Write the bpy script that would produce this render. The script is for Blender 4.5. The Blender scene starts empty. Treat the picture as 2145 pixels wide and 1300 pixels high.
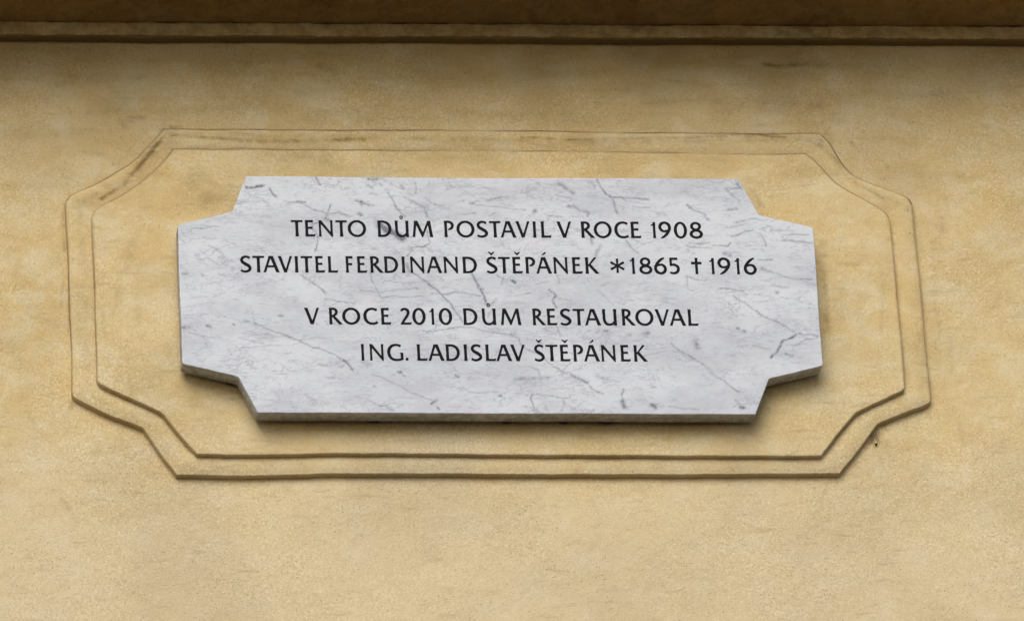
import bpy, math, random
import numpy as np
from mathutils import Matrix, Vector

scene = bpy.context.scene
# ---------------------------------------------------------------- camera, sky, sun, exposure
# Metres. The facade plane is y = 0, the street is on the -y side; x runs right along the wall.
# All tables below are in wall coordinates relative to ZC, the height of the plaque's middle.
ZC = 6.14
CAM_LOC=[-1.32578, -9.37842, 1.57844]
CAM_RIGHT=[0.9917932, -0.1165406, -0.0525796]
CAM_UP=[-0.003698, -0.4372276, 0.8993433]
LENS=337.4324
cam_data = bpy.data.cameras.new("camera")
cam = bpy.data.objects.new("camera", cam_data)
scene.collection.objects.link(cam)
r_, u_ = Vector(CAM_RIGHT), Vector(CAM_UP)
b_ = r_.cross(u_)
cam.matrix_world = Matrix(((r_.x, u_.x, b_.x, CAM_LOC[0]), (r_.y, u_.y, b_.y, CAM_LOC[1]),
                           (r_.z, u_.z, b_.z, CAM_LOC[2]), (0, 0, 0, 1)))
cam_data.sensor_width = 36
cam_data.lens = LENS
cam_data.clip_start = 0.1
cam_data.clip_end = 500
scene.camera = cam

SUN_EL, SUN_AZ = math.radians(35), math.radians(-14)      # height, and how far left of straight out from the wall
sun_dir = Vector((math.sin(SUN_AZ) * math.cos(SUN_EL), -math.cos(SUN_AZ) * math.cos(SUN_EL), math.sin(SUN_EL)))
world = bpy.data.worlds.new("World"); scene.world = world
world.use_nodes = True
wn = world.node_tree.nodes; wl = world.node_tree.links
sky = wn.new("ShaderNodeTexSky"); sky.sky_type = 'NISHITA'; sky.sun_disc = False
sky.sun_elevation = SUN_EL
sky.sun_rotation = math.atan2(sun_dir.x, sun_dir.y)
sky.air_density = 1.0; sky.dust_density = 1.5; sky.ozone_density = 1.0
wl.new(sky.outputs[0], wn["Background"].inputs[0])
wn["Background"].inputs[1].default_value = 0.085
sun_l = bpy.data.lights.new("sun", 'SUN'); sun_l.energy = 1.5; sun_l.angle = math.radians(42)
sun_l.color = (1.0, 0.99, 0.975)
sun = bpy.data.objects.new("sun", sun_l); scene.collection.objects.link(sun)
sun.location = (-2, -6, 12)
sun.rotation_euler = sun_dir.to_track_quat('Z', 'Y').to_euler()
scene.view_settings.view_transform = 'Standard'
scene.view_settings.look = 'None'
scene.view_settings.exposure = 0.58
scene.view_settings.gamma = 1

# ---------------------------------------------------------------- tables (metres, wall coordinates)
SLAB=[(-0.34967, 0.08312), (-0.35123, -0.08397), (-0.29087, -0.09868), (-0.27111, -0.14208), (0.27207, -0.1424), (0.28958, -0.0994), (0.34996, -0.08338), (0.35033, 0.08367), (0.29056, 0.09877), (0.27125, 0.14253), (-0.2723, 0.14273), (-0.28932, 0.09916)]
BORDER=[(-0.46696, 0.13613), (-0.46707, -0.10625), (-0.42989, -0.12618), (-0.39207, -0.14209), (-0.37449, -0.17174), (-0.35679, -0.19734), (0.36492, -0.19611), (0.39084, -0.16444), (0.41127, -0.13671), (0.44406, -0.12219), (0.47353, -0.11054), (0.46864, 0.13982), (0.43687, 0.15263), (0.40571, 0.16665), (0.38977, 0.19202), (0.38285, 0.20859), (0.37013, 0.2186), (-0.35638, 0.21956), (-0.37283, 0.20179), (-0.39368, 0.17757), (-0.4297, 0.15331)]
FIELD=[(-0.43901, 0.11603), (-0.44088, -0.09327), (-0.40572, -0.11149), (-0.37262, -0.12857), (-0.35538, -0.1531), (-0.33608, -0.17701), (0.34524, -0.1791), (0.36492, -0.15317), (0.38681, -0.1266), (0.41688, -0.11265), (0.4443, -0.09926), (0.44199, 0.11569), (0.41283, 0.1344), (0.38574, 0.15254), (0.37106, 0.17254), (0.36317, 0.18255), (0.35081, 0.18958), (-0.34821, 0.19092), (-0.3642, 0.17086), (-0.38332, 0.15024), (-0.41027, 0.12962)]
LETTERS=[('T',-0.21987,0.07014,0.01321),('E',-0.2051,0.07014,0.01116),('N',-0.18824,0.07013,0.01562),('T',-0.17109,0.07013,0.01291),('O',-0.15393,0.07013,0.01979),('D',-0.12348,0.07012,0.01491),('Ů',-0.10464,0.07012,0.01466),('M',-0.08184,0.07011,0.0225),('P',-0.05225,0.07011,0.01084),('O',-0.03441,0.0701,0.01953),('S',-0.01598,0.0701,0.01291),('T',-0.00185,0.0701,0.01286),('A',0.01258,0.07009,0.0166),('V',0.02902,0.07009,0.01493),('I',0.0417,0.07009,0.00353),('L',0.05478,0.07008,0.01124),('V',0.07471,0.07008,0.01558),('R',0.10049,0.07007,0.0141),('O',0.11715,0.07007,0.0194),('C',0.13795,0.07007,0.01555),('E',0.1541,0.07006,0.01142),('1',0.17324,0.07006,0.0054),('9',0.18594,0.07006,0.01392),('0',0.20323,0.07005,0.01441),('8',0.22062,0.07005,0.01446),('S',-0.27777,0.02641,0.0129),('T',-0.26386,0.02641,0.01328),('A',-0.24999,0.02641,0.01714),('V',-0.23432,0.02641,0.01507),('I',-0.22218,0.02641,0.0037),('T',-0.21109,0.02641,0.01309),('E',-0.19613,0.02641,0.01041),('L',-0.18204,0.02641,0.01083),('F',-0.16408,0.02641,0.0079),('E',-0.15012,0.02641,0.01068),('R',-0.13437,0.02641,0.01357),('D',-0.11825,0.02641,0.01499),('I',-0.10496,0.02641,0.00351),('N',-0.08982,0.02641,0.01542),('A',-0.07123,0.02641,0.01627),('N',-0.05286,0.02641,0.01565),('D',-0.0318,0.02641,0.01545),('Š',-0.00764,0.02641,0.01256),('T',0.00596,0.02641,0.01326),('Ě',0.02084,0.02641,0.01105),('P',0.03512,0.02641,0.01089),('Á',0.04951,0.02641,0.01658),('N',0.06809,0.02641,0.01564),('E',0.08676,0.02641,0.01117),('K',0.10271,0.02641,0.01418),('*',0.13084,0.02641,0.01388),('1',0.14755,0.02641,0.00522),('8',0.16211,0.02641,0.01415),('6',0.17838,0.02641,0.01416),('5',0.19378,0.02641,0.01205),('†',0.21838,0.02642,0.01158),('1',0.23554,0.02642,0.0054),('9',0.2489,0.02642,0.01429),('1',0.2635,0.02642,0.00535),('6',0.2778,0.02642,0.0143),('V',-0.20788,-0.0361,0.01572),('R',-0.18231,-0.03611,0.01357),('O',-0.16505,-0.03612,0.01944),('C',-0.14376,-0.03613,0.01584),('E',-0.12679,-0.03614,0.01082),('2',-0.10537,-0.03615,0.01213),('0',-0.09088,-0.03616,0.0145),('1',-0.07667,-0.03617,0.00517),('0',-0.06182,-0.03618,0.01462),('D',-0.03434,-0.03619,0.01525),('Ů',-0.01418,-0.0362,0.01489),('M',0.00987,-0.03621,0.02235),('R',0.04083,-0.03623,0.01349),('E',0.05553,-0.03624,0.01118),('S',0.07022,-0.03624,0.01288),('T',0.08474,-0.03625,0.0132),('A',0.09988,-0.03626,0.01698),('U',0.11845,-0.03627,0.01531),('R',0.13934,-0.03628,0.01405),('O',0.157,-0.03629,0.01964),('V',0.17681,-0.0363,0.01513),('A',0.19341,-0.03631,0.01718),('L',0.21096,-0.03632,0.01139),('I',-0.15452,-0.07958,0.00317),('N',-0.13928,-0.0796,0.01528),('G',-0.11877,-0.07962,0.01754),('.',-0.10629,-0.07963,0.00324),('L',-0.08924,-0.07965,0.01138),('A',-0.07425,-0.07967,0.01698),('D',-0.05581,-0.07968,0.015),('I',-0.04195,-0.0797,0.0036),('S',-0.03011,-0.07971,0.01282),('L',-0.01412,-0.07973,0.01135),('A',-5e-05,-0.07974,0.01659),('V',0.01554,-0.07976,0.01536),('Š',0.03894,-0.07978,0.01179),('T',0.0526,-0.07979,0.01359),('Ě',0.06753,-0.07981,0.01111),('P',0.08199,-0.07982,0.01096),('Á',0.09631,-0.07984,0.01663),('N',0.11474,-0.07986,0.0158),('E',0.13388,-0.07987,0.01071),('K',0.14998,-0.07989,0.01382)]
VEINS=[([(-272.7,129.6),(-264.9,129.6),(-253.7,132.3)],4.5,0.8),([(-247.3,128.4),(-245.3,123.0),(-240.7,118.4)],3,0.7),([(-232.7,112.8),(-220.8,111.7),(-205.8,105.8),(-197.3,101.7),(-186.5,97.9),(-171.2,98.6),(-160.4,94.3)],2.2,0.55),([(-218.5,112.1),(-208.9,112.1)],4,0.5),([(-181.8,108.8),(-184.2,101.8),(-187.3,91.9),(-202.2,86.0),(-203.5,79.5),(-197.1,70.3),(-198.0,62.7),(-201.7,51.1)],2.5,0.55),([(-188.8,93.0),(-185.2,90.1)],6,0.5),([(-196.1,142.6),(-191.5,133.3)],3.2,0.6),([(-138.3,140.6),(-127.8,140.7)],6,0.6),([(-140.7,133.0),(-135.1,130.1)],4,0.35),([(-138.0,123.1),(-130.7,121.9)],4,0.35),([(-126.4,135.4),(-124.4,133.1)],3,0.4),([(-153.2,113.9),(-146.5,111.3),(-134.8,107.9)],4,0.5),([(-147.4,113.1),(-146.6,109.6)],6,0.7),([(-150.7,98.5),(-148.2,96.2)],4.5,0.85),([(-335.5,78.8),(-323.4,78.9),(-315.5,81.5),(-303.5,81.6)],2.4,0.4),([(-317.4,58.6),(-310.3,54.6),(-301.6,48.8)],3,0.35),([(-323.0,48.7),(-316.6,54.0)],2,0.3),([(-332.0,46.9),(-329.4,45.8)],4,0.35),([(-346.9,24.3),(-342.2,24.3)],5,0.4),([(-326.6,23.8),(-324.6,22.1)],4,0.3),([(-307.8,24.5),(-299.1,20.5)],3,0.25),([(-218.0,23.2),(-208.4,16.8),(-201.3,11.1),(-192.8,2.4)],3,0.5),([(-193.8,3.6),(-191.8,1.3)],4,0.5),([(-192.1,-5.1),(-175.6,-9.1),(-160.5,-10.7)],2.2,0.35),([(-117.5,123.8),(-111.5,112.9),(-110.1,106.9),(-105.0,99.6),(-99.9,94.7)],2.6,0.55),([(-86.9,135.1),(-87.0,123.4)],2.6,0.4),([(-99.8,118.6),(-85.0,109.4),(-78.4,105.9),(-75.7,94.8),(-68.4,89.6)],3.4,0.42),([(-87.1,110.5),(-80.9,108.2)],5,0.4),([(-129.8,85.2),(-122.2,78.8),(-112.8,74.2),(-103.3,68.1)],9,1.15),([(-103.3,68.1),(-94.3,70.2)],3,0.4),([(-76.6,77.9),(-75.5,68.3),(-74.1,63.3),(-80.7,58.7),(-94.9,56.8),(-96.2,52.5),(-100.2,46.3)],2.6,0.5),([(-101.1,37.0),(-99.4,28.9)],7,0.45),([(-97.0,57.4),(-94.0,53.9)],6,0.4),([(-94.3,26.0),(-82.7,17.4),(-76.7,11.6),(-70.1,6.7),(-64.2,-0.5),(-55.3,-10.9),(-49.5,-21.8),(-43.8,-32.2)],3,0.6),([(-30.1,25.2),(-25.6,15.9),(-22.3,8.4),(-19.9,3.2),(-17.7,-4.3),(-13.4,-13.0)],3.6,0.65),([(-24.9,9.0),(-18.7,6.7)],5,0.5),([(-12.4,-13.0),(-4.6,-4.3)],4,0.35),([(-10.5,-17.6),(-15.2,-27.5)],3,0.3),([(-75.6,1.5),(-58.9,0.7),(-49.3,3.3),(-37.3,1.7),(-22.2,-0.9)],2.5,0.5),([(-153.5,4.6),(-129.0,3.0),(-113.7,5.7),(-90.5,7.5)],2,0.35),([(-130.9,-4.7),(-117.1,-1.3),(-106.5,-3.0),(-85.2,-1.7)],2,0.42),([(-141.9,29.3),(-140.9,17.1),(-135.1,5.6),(-130.4,-4.8)],2.4,0.45),([(-283.5,-32.0),(-269.8,-35.4),(-253.3,-44.0),(-235.3,-50.6),(-226.6,-54.8),(-208.8,-64.0),(-184.7,-73.1),(-174.1,-80.5),(-167.2,-89.7)],2.4,0.5),([(-271.6,-34.3),(-267.6,-37.1)],3.6,0.5),([(-177.1,-78.2),(-171.1,-83.4),(-167.2,-90.3)],3.8,0.8),([(-239.4,-49.1),(-225.6,-54.8)],3,0.35),([(-226.6,-54.8),(-210.9,-53.0),(-192.7,-53.5)],2,0.3),([(-275.0,-15.3),(-272.3,-25.6)],2,0.25),([(-349.4,-40.3),(-342.6,-39.7)],5,0.5),([(-323.3,-38.5),(-318.7,-40.2)],4,0.55),([(-295.1,-36.1),(-293.1,-37.2)],3,0.5),([(-243.6,-26.1),(-240.0,-26.1)],4,0.45),([(-343.4,-46.6),(-330.6,-51.2),(-315.0,-53.4)],2,0.3),([(-289.0,-53.3),(-257.6,-48.6)],3,0.2),([(-284.3,-64.2),(-266.0,-63.6),(-243.6,-61.8)],2.2,0.3),([(-310.9,-81.0),(-300.5,-78.6)],2,0.25),([(-204.5,-84.6),(-194.1,-86.3)],4,0.4),([(-87.3,-43.9),(-73.1,-43.9),(-56.2,-40.6),(-40.5,-39.7),(-22.3,-43.1),(-6.8,-46.2),(9.9,-48.2),(17.6,-52.2),(19.0,-59.7),(26.0,-66.0),(37.0,-70.3),(47.7,-80.9),(55.5,-87.0),(69.2,-95.8)],2.3,0.48),([(71.8,-95.2),(81.9,-101.5),(89.6,-105.5)],4.5,0.6),([(89.6,-105.5),(94.4,-113.0),(101.0,-117.0),(107.2,-118.7)],2.5,0.5),([(-145.6,-96.3),(-128.8,-103.6),(-111.5,-112.2),(-96.2,-121.0),(-78.4,-128.2)],2,0.35),([(-82.7,-131.3),(-76.7,-127.3)],4,0.6),([(-76.6,-135.3),(-74.6,-137.6)],4,0.6),([(-116.8,-93.5),(-113.7,-93.5)],4.2,0.7),([(-122.7,-97.0),(-120.6,-97.0)],3,0.45),([(-111.3,-97.5),(-109.2,-98.7)],3,0.5),([(-53.9,-97.4),(-51.3,-98.5)],4,0.6),([(-9.1,-121.3),(-5.5,-121.9)],3.5,0.6),([(-144.2,-110.8),(-141.6,-110.8)],3,0.4),([(28.6,-119.2),(26.7,-125.3),(29.0,-131.6),(29.4,-139.0)],2.6,0.5),([(33.4,-118.6),(47.9,-121.2),(56.6,-124.0),(70.2,-123.4)],2.2,0.42),([(10.5,-102.6),(24.1,-100.6),(46.7,-99.9)],7,0.33),([(20.7,-101.7),(27.0,-101.7)],5,0.3),([(27.3,-86.5),(37.0,-90.7),(38.2,-97.1)],2.4,0.42),([(-40.7,-116.8),(-8.4,-117.3)],2,0.3),([(-152.7,-125.8),(-123.7,-139.4)],2.2,0.35),([(257.4,-0.3),(265.0,-6.6),(277.8,-16.4),(285.6,-22.8),(296.8,-28.5),(308.6,-34.3),(320.2,-43.0),(328.9,-46.8),(347.5,-48.7)],2.5,0.45),([(283.0,-21.1),(286.6,-23.4)],3.5,0.4),([(323.6,-46.8),(318.1,-50.5),(308.6,-54.0),(304.2,-61.6),(301.2,-67.4),(293.8,-74.3)],4,0.7),([(327.4,-45.3),(330.5,-47.0)],4,0.5),([(312.2,-59.2),(325.5,-58.6),(332.7,-52.8),(347.2,-50.4)],2.4,0.38),([(310.0,-69.6),(317.2,-72.5)],4,0.5),([(184.8,-57.4),(191.2,-64.8),(202.9,-71.7),(215.5,-80.4),(224.0,-87.8),(232.7,-99.3),(245.4,-107.9),(251.8,-113.7),(256.9,-116.6)],2.8,0.42),([(211.3,-54.9),(213.5,-61.9)],8,0.5),([(155.5,-46.5),(159.8,-45.3)],7,0.45),([(137.0,-48.3),(140.2,-47.7)],6,0.3),([(111.5,-42.6),(115.7,-43.2)],3.5,0.4),([(258.1,-39.1),(260.7,-39.7)],4,0.6),([(265.3,-42.0),(267.4,-42.6)],4,0.5),([(158.3,-131.8),(162.8,-134.6)],6,0.65),([(251.1,-125.2),(255.9,-132.1)],2.5,0.4),([(255.8,-134.4),(260.5,-135.0)],6,0.6),([(129.0,-112.9),(126.4,-121.5),(128.1,-128.7),(128.8,-134.5)],2.6,0.5),([(127.0,-128.4),(128.7,-135.3)],7,0.55),([(177.6,-133.5),(190.8,-136.3),(210.4,-137.2)],2.2,0.42),([(100.6,-96.9),(113.7,-101.4)],6,0.35),([(275.1,-59.9),(293.4,-64.5)],2.5,0.35),([(160.1,-111.1),(164.8,-110.5)],3,0.35),([(114.2,142.2),(117.2,133.4),(122.7,124.6),(130.3,118.5),(132.2,106.7),(134.5,100.1)],3,0.5),([(131.4,110.0),(134.5,100.1)],4,0.3),([(130.4,120.0),(147.8,118.6),(164.9,117.8),(171.5,116.7)],2.6,0.55),([(152.5,108.4),(172.3,107.9)],2.4,0.38),([(212.5,111.1),(220.0,104.3),(230.4,100.6)],3.2,0.5),([(230.5,101.8),(231.8,97.1),(235.2,92.4)],3.5,0.55),([(270.3,136.6),(274.3,131.4)],5,0.5),([(257.8,130.7),(271.6,131.9)],5,0.35),([(257.7,129.5),(264.1,122.5),(271.7,116.4)],3.5,0.38),([(257.8,105.4),(266.9,106.7)],5,0.4),([(264.7,89.7),(275.5,92.1),(290.5,94.5)],3,0.42),([(254.8,83.7),(261.7,84.6),(277.9,88.6)],2.5,0.42),([(259.4,72.1),(270.3,76.8),(284.0,80.4)],3,0.42),([(237.5,61.7),(254.9,60.4),(257.9,65.0)],2.5,0.48),([(212.3,64.5),(235.1,64.6)],2.6,0.45),([(206.8,61.9),(221.4,58.4),(237.3,57.9)],2,0.35),([(249.1,52.7),(256.8,48.7)],6,0.38),([(293.0,75.2),(296.5,64.9),(297.3,60.6)],2.2,0.38),([(273.5,61.0),(296.3,61.7)],2,0.3),([(315.3,68.0),(330.1,66.6),(348.5,64.9)],3,0.5),([(321.1,74.7),(345.0,75.4)],2.5,0.4),([(287.2,44.2),(303.1,44.2)],3,0.5),([(291.8,32.5),(300.6,29.6),(313.7,23.9),(327.0,20.4),(345.6,20.5)],2.4,0.4),([(290.8,33.7),(294.9,31.4)],5,0.4),([(304.8,4.6),(306.9,4.0)],4,0.7),([(299.6,14.5),(319.5,10.5)],3,0.32),([(303.9,80.5),(327.7,79.5)],4,0.25),([(240.1,34.6),(285.4,39.5)],2,0.2),([(142.1,67.1),(146.9,58.3),(155.4,51.1)],3,0.45),([(113.7,60.2),(109.1,53.8),(107.7,47.9)],5,0.4),([(103.7,69.8),(104.4,62.5)],5,0.4),([(85.9,109.5),(93.5,103.6),(102.8,100.7),(101.0,96.4)],3.2,0.48),([(206.6,23.4),(220.1,19.0),(226.9,18.2),(230.9,22.9)],2.5,0.42),([(207.0,21.6),(207.7,7.1),(212.9,6.0)],2.2,0.36),([(240.9,9.0),(254.3,8.2),(268.4,6.2)],2.5,0.46),([(54.3,6.4),(60.9,0.6),(56.7,-7.2),(61.0,-15.6)],3.6,0.6),([(63.3,25.0),(65.6,15.2)],2.5,0.4),([(63.2,-4.0),(78.3,-6.8)],2,0.42),([(59.8,-37.6),(63.5,-50.9)],2,0.3),([(106.4,6.6),(112.5,2.0),(124.1,-11.9)],2,0.25),([(13.9,17.8),(16.9,15.0)],5,0.75),([(41.0,100.1),(44.3,103.1)],6,0.45),([(-27.5,112.0),(-23.3,111.5)],4,0.5),([(-6.7,115.9),(4.5,118.6),(16.2,119.9)],2.5,0.42),([(-7.8,115.6),(-3.5,116.8)],4,0.4),([(-22.4,108.5),(-1.9,107.5),(21.2,104.1),(33.3,103.6)],2,0.4),([(-39.5,98.2),(-22.9,99.4)],2.5,0.42),([(-7.7,96.4),(-1.2,100.2)],2,0.4),([(53.6,98.7),(71.9,96.2)],2.5,0.36),([(71.0,137.2),(78.6,131.0),(86.7,125.0)],5.5,0.4),([(68.1,122.5),(75.6,120.2),(86.3,117.7)],3,0.36),([(80.6,109.1),(83.6,107.4)],4,0.45),([(-49.9,131.5),(-22.4,132.2)],2.2,0.3),([(-34.6,127.8),(-27.4,124.3)],2.2,0.32),([(-77.8,118.2),(-69.7,110.6),(-56.6,108.3)],2.2,0.38),([(-40.6,113.1),(-34.2,114.9)],3,0.3),([(-3.1,24.1),(4.6,20.4),(2.1,13.1)],2.4,0.45),([(56.1,4.9),(61.3,0.1)],2.4,0.4),([(39.4,12.7),(53.3,16.3)],2.5,0.3),([(6.1,-1.3),(32.6,2.3)],2,0.25),([(-102.8,133.2),(-100.4,129.1)],4,0.35),([(47.7,137.1),(51.3,134.2)],3,0.3),([(72.6,-82.0),(64.2,-90.7)],2.5,0.3)]
STAINS_SHADE=[([(37.9,211.1),(96.2,207.9),(165.6,209.6),(229.8,212.4)],9,0.5),([(229.8,212.4),(289.0,217.5),(321.3,220.7)],12,0.5),([(289.0,217.5),(342.3,213.1),(365.9,206.2)],9,0.55),([(-348.6,210.9),(-243.4,203.9),(-137.5,207.0)],9,0.6),([(-402.2,153.0),(-375.8,185.4),(-356.4,212.0)],11,0.8),([(-429.2,132.3),(-399.1,153.0)],10,0.7),([(366.0,208.0),(393.7,181.5),(408.2,157.9),(438.9,137.3)],12,0.3),([(-350.7,225.6),(-334.9,224.5)],2.5,0.6),([(379.9,230.6),(387.9,214.0)],3,0.35),([(317.4,308.3),(337.7,306.7),(364.7,308.7)],9,0.7),([(364.6,307.5),(391.4,304.7)],8,0.3),([(-395.0,238.2),(-379.3,236.6)],12,0.35),([(464.3,96.2),(465.3,95.6)],4,0.9),([(463.8,126.9),(464.6,122.7)],4,0.6),([(511.9,146.6),(511.5,134.8)],9,0.16),([(503.0,120.0),(504.9,102.3)],10,0.22),([(-332.3,153.4),(-314.1,149.4),(-294.3,143.7)],50,0.2),([(-327.7,135.9),(-309.6,130.1),(-288.6,128.5)],44,0.22),([(-317.8,121.3),(-302.1,120.2)],36,0.15),([(-322.4,137.6),(-309.6,130.1)],18,0.2),([(-357.0,225.5),(-346.9,228.0),(-337.4,227.4)],3,0.5),([(-43.3,288.2),(-6.2,283.7)],6,0.25),([(-149.8,227.0),(-135.9,240.1),(-113.9,258.0)],8,0.18),([(-405.7,235.2),(-399.7,225.2)],10,0.3),([(386.3,230.7),(379.2,221.1)],4,0.5),([(408.3,214.2),(416.5,201.2)],4,0.4),([(-471.5,120.4),(-470.9,73.8)],8,0.4),([(-472.7,50.6),(-476.3,4.2)],6,0.25),([(-359.8,222.0),(-353.6,217.3),(-359.2,207.9)],10,0.6),([(-364.7,203.1),(-381.2,182.4),(-408.6,150.0),(-427.5,135.3)],16,0.3),([(-333.3,196.3),(-222.6,194.6)],6,0.35),([(-132.0,211.7),(-10.1,209.0)],7,0.25),([(305.4,222.4),(321.2,218.4),(288.7,213.4)],8,0.45),([(337.1,216.7),(358.3,212.7),(374.2,209.2)],8,0.45),([(256.5,212.0),(288.5,209.8)],5,0.3),([(408.4,-145.9),(403.3,-157.5)],7,0.55),([(413.9,-157.5),(415.4,-158.0)],4,0.7),([(471.1,-119.8),(475.9,-126.7)],4,0.4),([(186.8,206.8),(149.7,211.3)],6,0.2),([(365.3,78.0),(363.2,31.1),(363.5,-27.2)],14,0.3),([(-322.2,74.6),(-348.3,51.2)],10,0.15),([(-516.6,-122.4),(-507.0,-145.2)],20,0.12),([(-469.5,-107.9),(-469.8,-116.5)],5,0.5),([(-216.2,-144.5),(-122.5,-147.2),(24.0,-146.8)],22,0.2),([(90.2,195.5),(116.7,193.3)],5,0.3),([(14.0,-138.2),(234.3,-143.5)],16,0.2),([(415.9,230.9),(426.1,223.2)],3,0.3),([(475.5,238.5),(504.6,231.5)],5,0.3),([(292.0,139.5),(299.1,124.8)],14,0.25),([(442.6,190.7),(448.4,181.8)],5,0.3),([(-483.7,-224.8),(-468.9,-247.4)],10,0.2),([(-271.0,304.3),(-196.4,312.0),(-165.4,293.2)],20,0.2),([(-472.7,279.0),(-409.3,282.5)],18,0.25)]  # includes painted shade strips along the slab's right side and bottom edge
DABS=[[-0.32062, -0.08089], [-0.29592, -0.1009], [-0.14213, -0.1452], [0.00248, -0.146], [0.06427, -0.14585], [0.11247, -0.14631], [0.30728, -0.09392]]
WEB=[[0.40462, -0.14327], [0.39841, -0.15655], [0.41098, -0.15825], [0.40861, -0.14672], [0.41443, -0.1392]]

WALL_Y, BORDER_Y, FIELD_Y = 0.0, -0.0085, -0.0175
SLAB_BACK, SLAB_Y = -0.025, -0.0454

# ---------------------------------------------------------------- helpers
rng = np.random.default_rng(7)
random.seed(3)

def tag(o, label=None, cat=None, group=None, kind=None):
    if label: o["label"] = label
    if cat: o["category"] = cat
    if group: o["group"] = group
    if kind: o["kind"] = kind
    return o

def empty(name, loc):
    o = bpy.data.objects.new(name, None)
    scene.collection.objects.link(o); o.location = loc
    o.empty_display_size = 0.05
    return o

def link(name, mesh, mat, parent=None):
    """Mesh data is in world metres; the child keeps world placement under its parent."""
    o = bpy.data.objects.new(name, mesh)
    scene.collection.objects.link(o)
    if mat: 
        mesh.materials.clear(); mesh.materials.append(mat)
    if parent:
        o.parent = parent
        off = Vector((0, 0, 0)); p = parent
        while p: off += p.location; p = p.parent
        o.location = -off
    return o

def mesh_from(verts, quads, smooth=True, attrs=None, tris=None):
    me = bpy.data.meshes.new("m")
    verts = np.asarray(verts, dtype=np.float32); quads = np.asarray(quads, dtype=np.int32)
    me.vertices.add(len(verts)); me.vertices.foreach_set("co", verts.ravel())
    n = len(quads); me.loops.add(n * 4); me.polygons.add(n)
    me.loops.foreach_set("vertex_index", quads.ravel())
    me.polygons.foreach_set("loop_start", np.arange(0, n * 4, 4, dtype=np.int32))
    me.polygons.foreach_set("loop_total", np.full(n, 4, dtype=np.int32))
    me.update(calc_edges=True)
    me.polygons.foreach_set("use_smooth", np.full(n, smooth))
    for k, v in (attrs or {}).items():
        a = me.attributes.new(k, 'FLOAT', 'POINT')
        a.data.foreach_set("value", np.asarray(v, dtype=np.float32))
    return me

def waves(seed, n, lo, hi):
    """Smooth pseudo-noise field of summed sines, wavelengths lo..hi metres, roughly unit size."""
    r = np.random.default_rng(seed)
    ang = r.uniform(0, 2 * np.pi, n); wl_ = np.exp(r.uniform(np.log(lo), np.log(hi), n)); ph = r.uniform(0, 6.28, n)
    kx, kz = 2 * np.pi / wl_ * np.cos(ang), 2 * np.pi / wl_ * np.sin(ang)
    def f(x, z):
        s = np.zeros(np.shape(x))
        for a, b, c in zip(kx, kz, ph): s = s + np.sin(a * x + b * z + c)
        return s * (1.4 / math.sqrt(n))
    return f

warp_x, warp_z = waves(11, 14, .06, .4), waves(12, 14, .06, .4)
fine_x, fine_z = waves(13, 16, .004, .02), waves(14, 16, .004, .02)
undul = waves(15, 16, .05, .4)
undul2 = waves(16, 24, .008, .04)

def seg_dist(x, z, p, q):
    dx, dz = q[0] - p[0], q[1] - p[1]
    L = dx * dx + dz * dz + 1e-12
    t = np.clip(((x - p[0]) * dx + (z - p[1]) * dz) / L, 0, 1)
    return np.hypot(x - p[0] - t * dx, z - p[1] - t * dz), t

def painted(x, z, items, jit, seed, soft=1.0, unit=0.00052):
    """Strength of hand-placed marks (veins, stains or painted shade) at points x, z. items: points in mm, width in
    photo-scale units, strength. Each line is broken up with small random kinks and gaps."""
    r = np.random.default_rng(seed)
    out = np.zeros(np.shape(x))
    for pts, w, inten in items:
        P = np.array(pts, float) / 1000
        for _ in range(3 if jit else 0):
            Q = [P[0]]
            for a, b in zip(P[:-1], P[1:]):
                L = np.hypot(*(b - a)); nrm = np.array([-(b - a)[1], (b - a)[0]]) / (L + 1e-9)
                Q.append((a + b) / 2 + nrm * r.normal() * L * jit); Q.append(b)
            P = np.array(Q)
        sg = w * unit * 0.5 * soft
        m = (x > P[:, 0].min() - 4 * sg) & (x < P[:, 0].max() + 4 * sg) & (z > P[:, 1].min() - 4 * sg) & (z < P[:, 1].max() + 4 * sg)
        if not m.any(): continue
        xs, zs = x[m], z[m]; best = np.zeros(xs.shape)
        mod = r.uniform(.7, 1.2, len(P)); wid = r.uniform(.75, 1.3, len(P))
        for i in range(len(P) - 1):
            d, t = seg_dist(xs, zs, P[i], P[i + 1])
            am = mod[i] * (1 - t) + mod[i + 1] * t; ws = sg * (wid[i] * (1 - t) + wid[i + 1] * t)
            best = np.maximum(best, am * np.exp(-(d / ws) ** 2))
        out[m] = np.maximum(out[m], best * inten)
    return out

def edge_grime_shade(x, z, outline, sg):
    """Dirt settled along a ledge, with shade painted in on right-facing edges: strongest on edges that face up, weak on those that face down."""
    out = np.zeros(np.shape(x)); P = np.array(outline); n = len(P)
    c = P.mean(0)
    for i in range(n):
        p, q = P[i], P[(i + 1) % n]
        d_ = q - p; L = np.hypot(*d_); nz = np.array([d_[1], -d_[0]]) / L      # outward for a counter-clockwise ring
        wgt = 0.95 if nz[1] > .3 else (0.12 if nz[1] < -.3 else (.2 if nz[0] < 0 else .5))
        m = (x > min(p[0], q[0]) - 4 * sg) & (x < max(p[0], q[0]) + 4 * sg) & (z > min(p[1], q[1]) - 4 * sg) & (z < max(p[1], q[1]) + 4 * sg)
        if not m.any(): continue
        d, t = seg_dist(x[m], z[m], p, q)
        out[m] = np.maximum(out[m], wgt * np.exp(-(d / sg) ** 2))
    return out

def gauss1(a, sg):
    n = int(max(1, math.ceil(3 * sg))); k = np.exp(-(np.arange(-n, n + 1) / sg) ** 2 / 2); k /= k.sum()
    return np.convolve(np.pad(a, n, mode='edge'), k, mode='valid')

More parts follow.
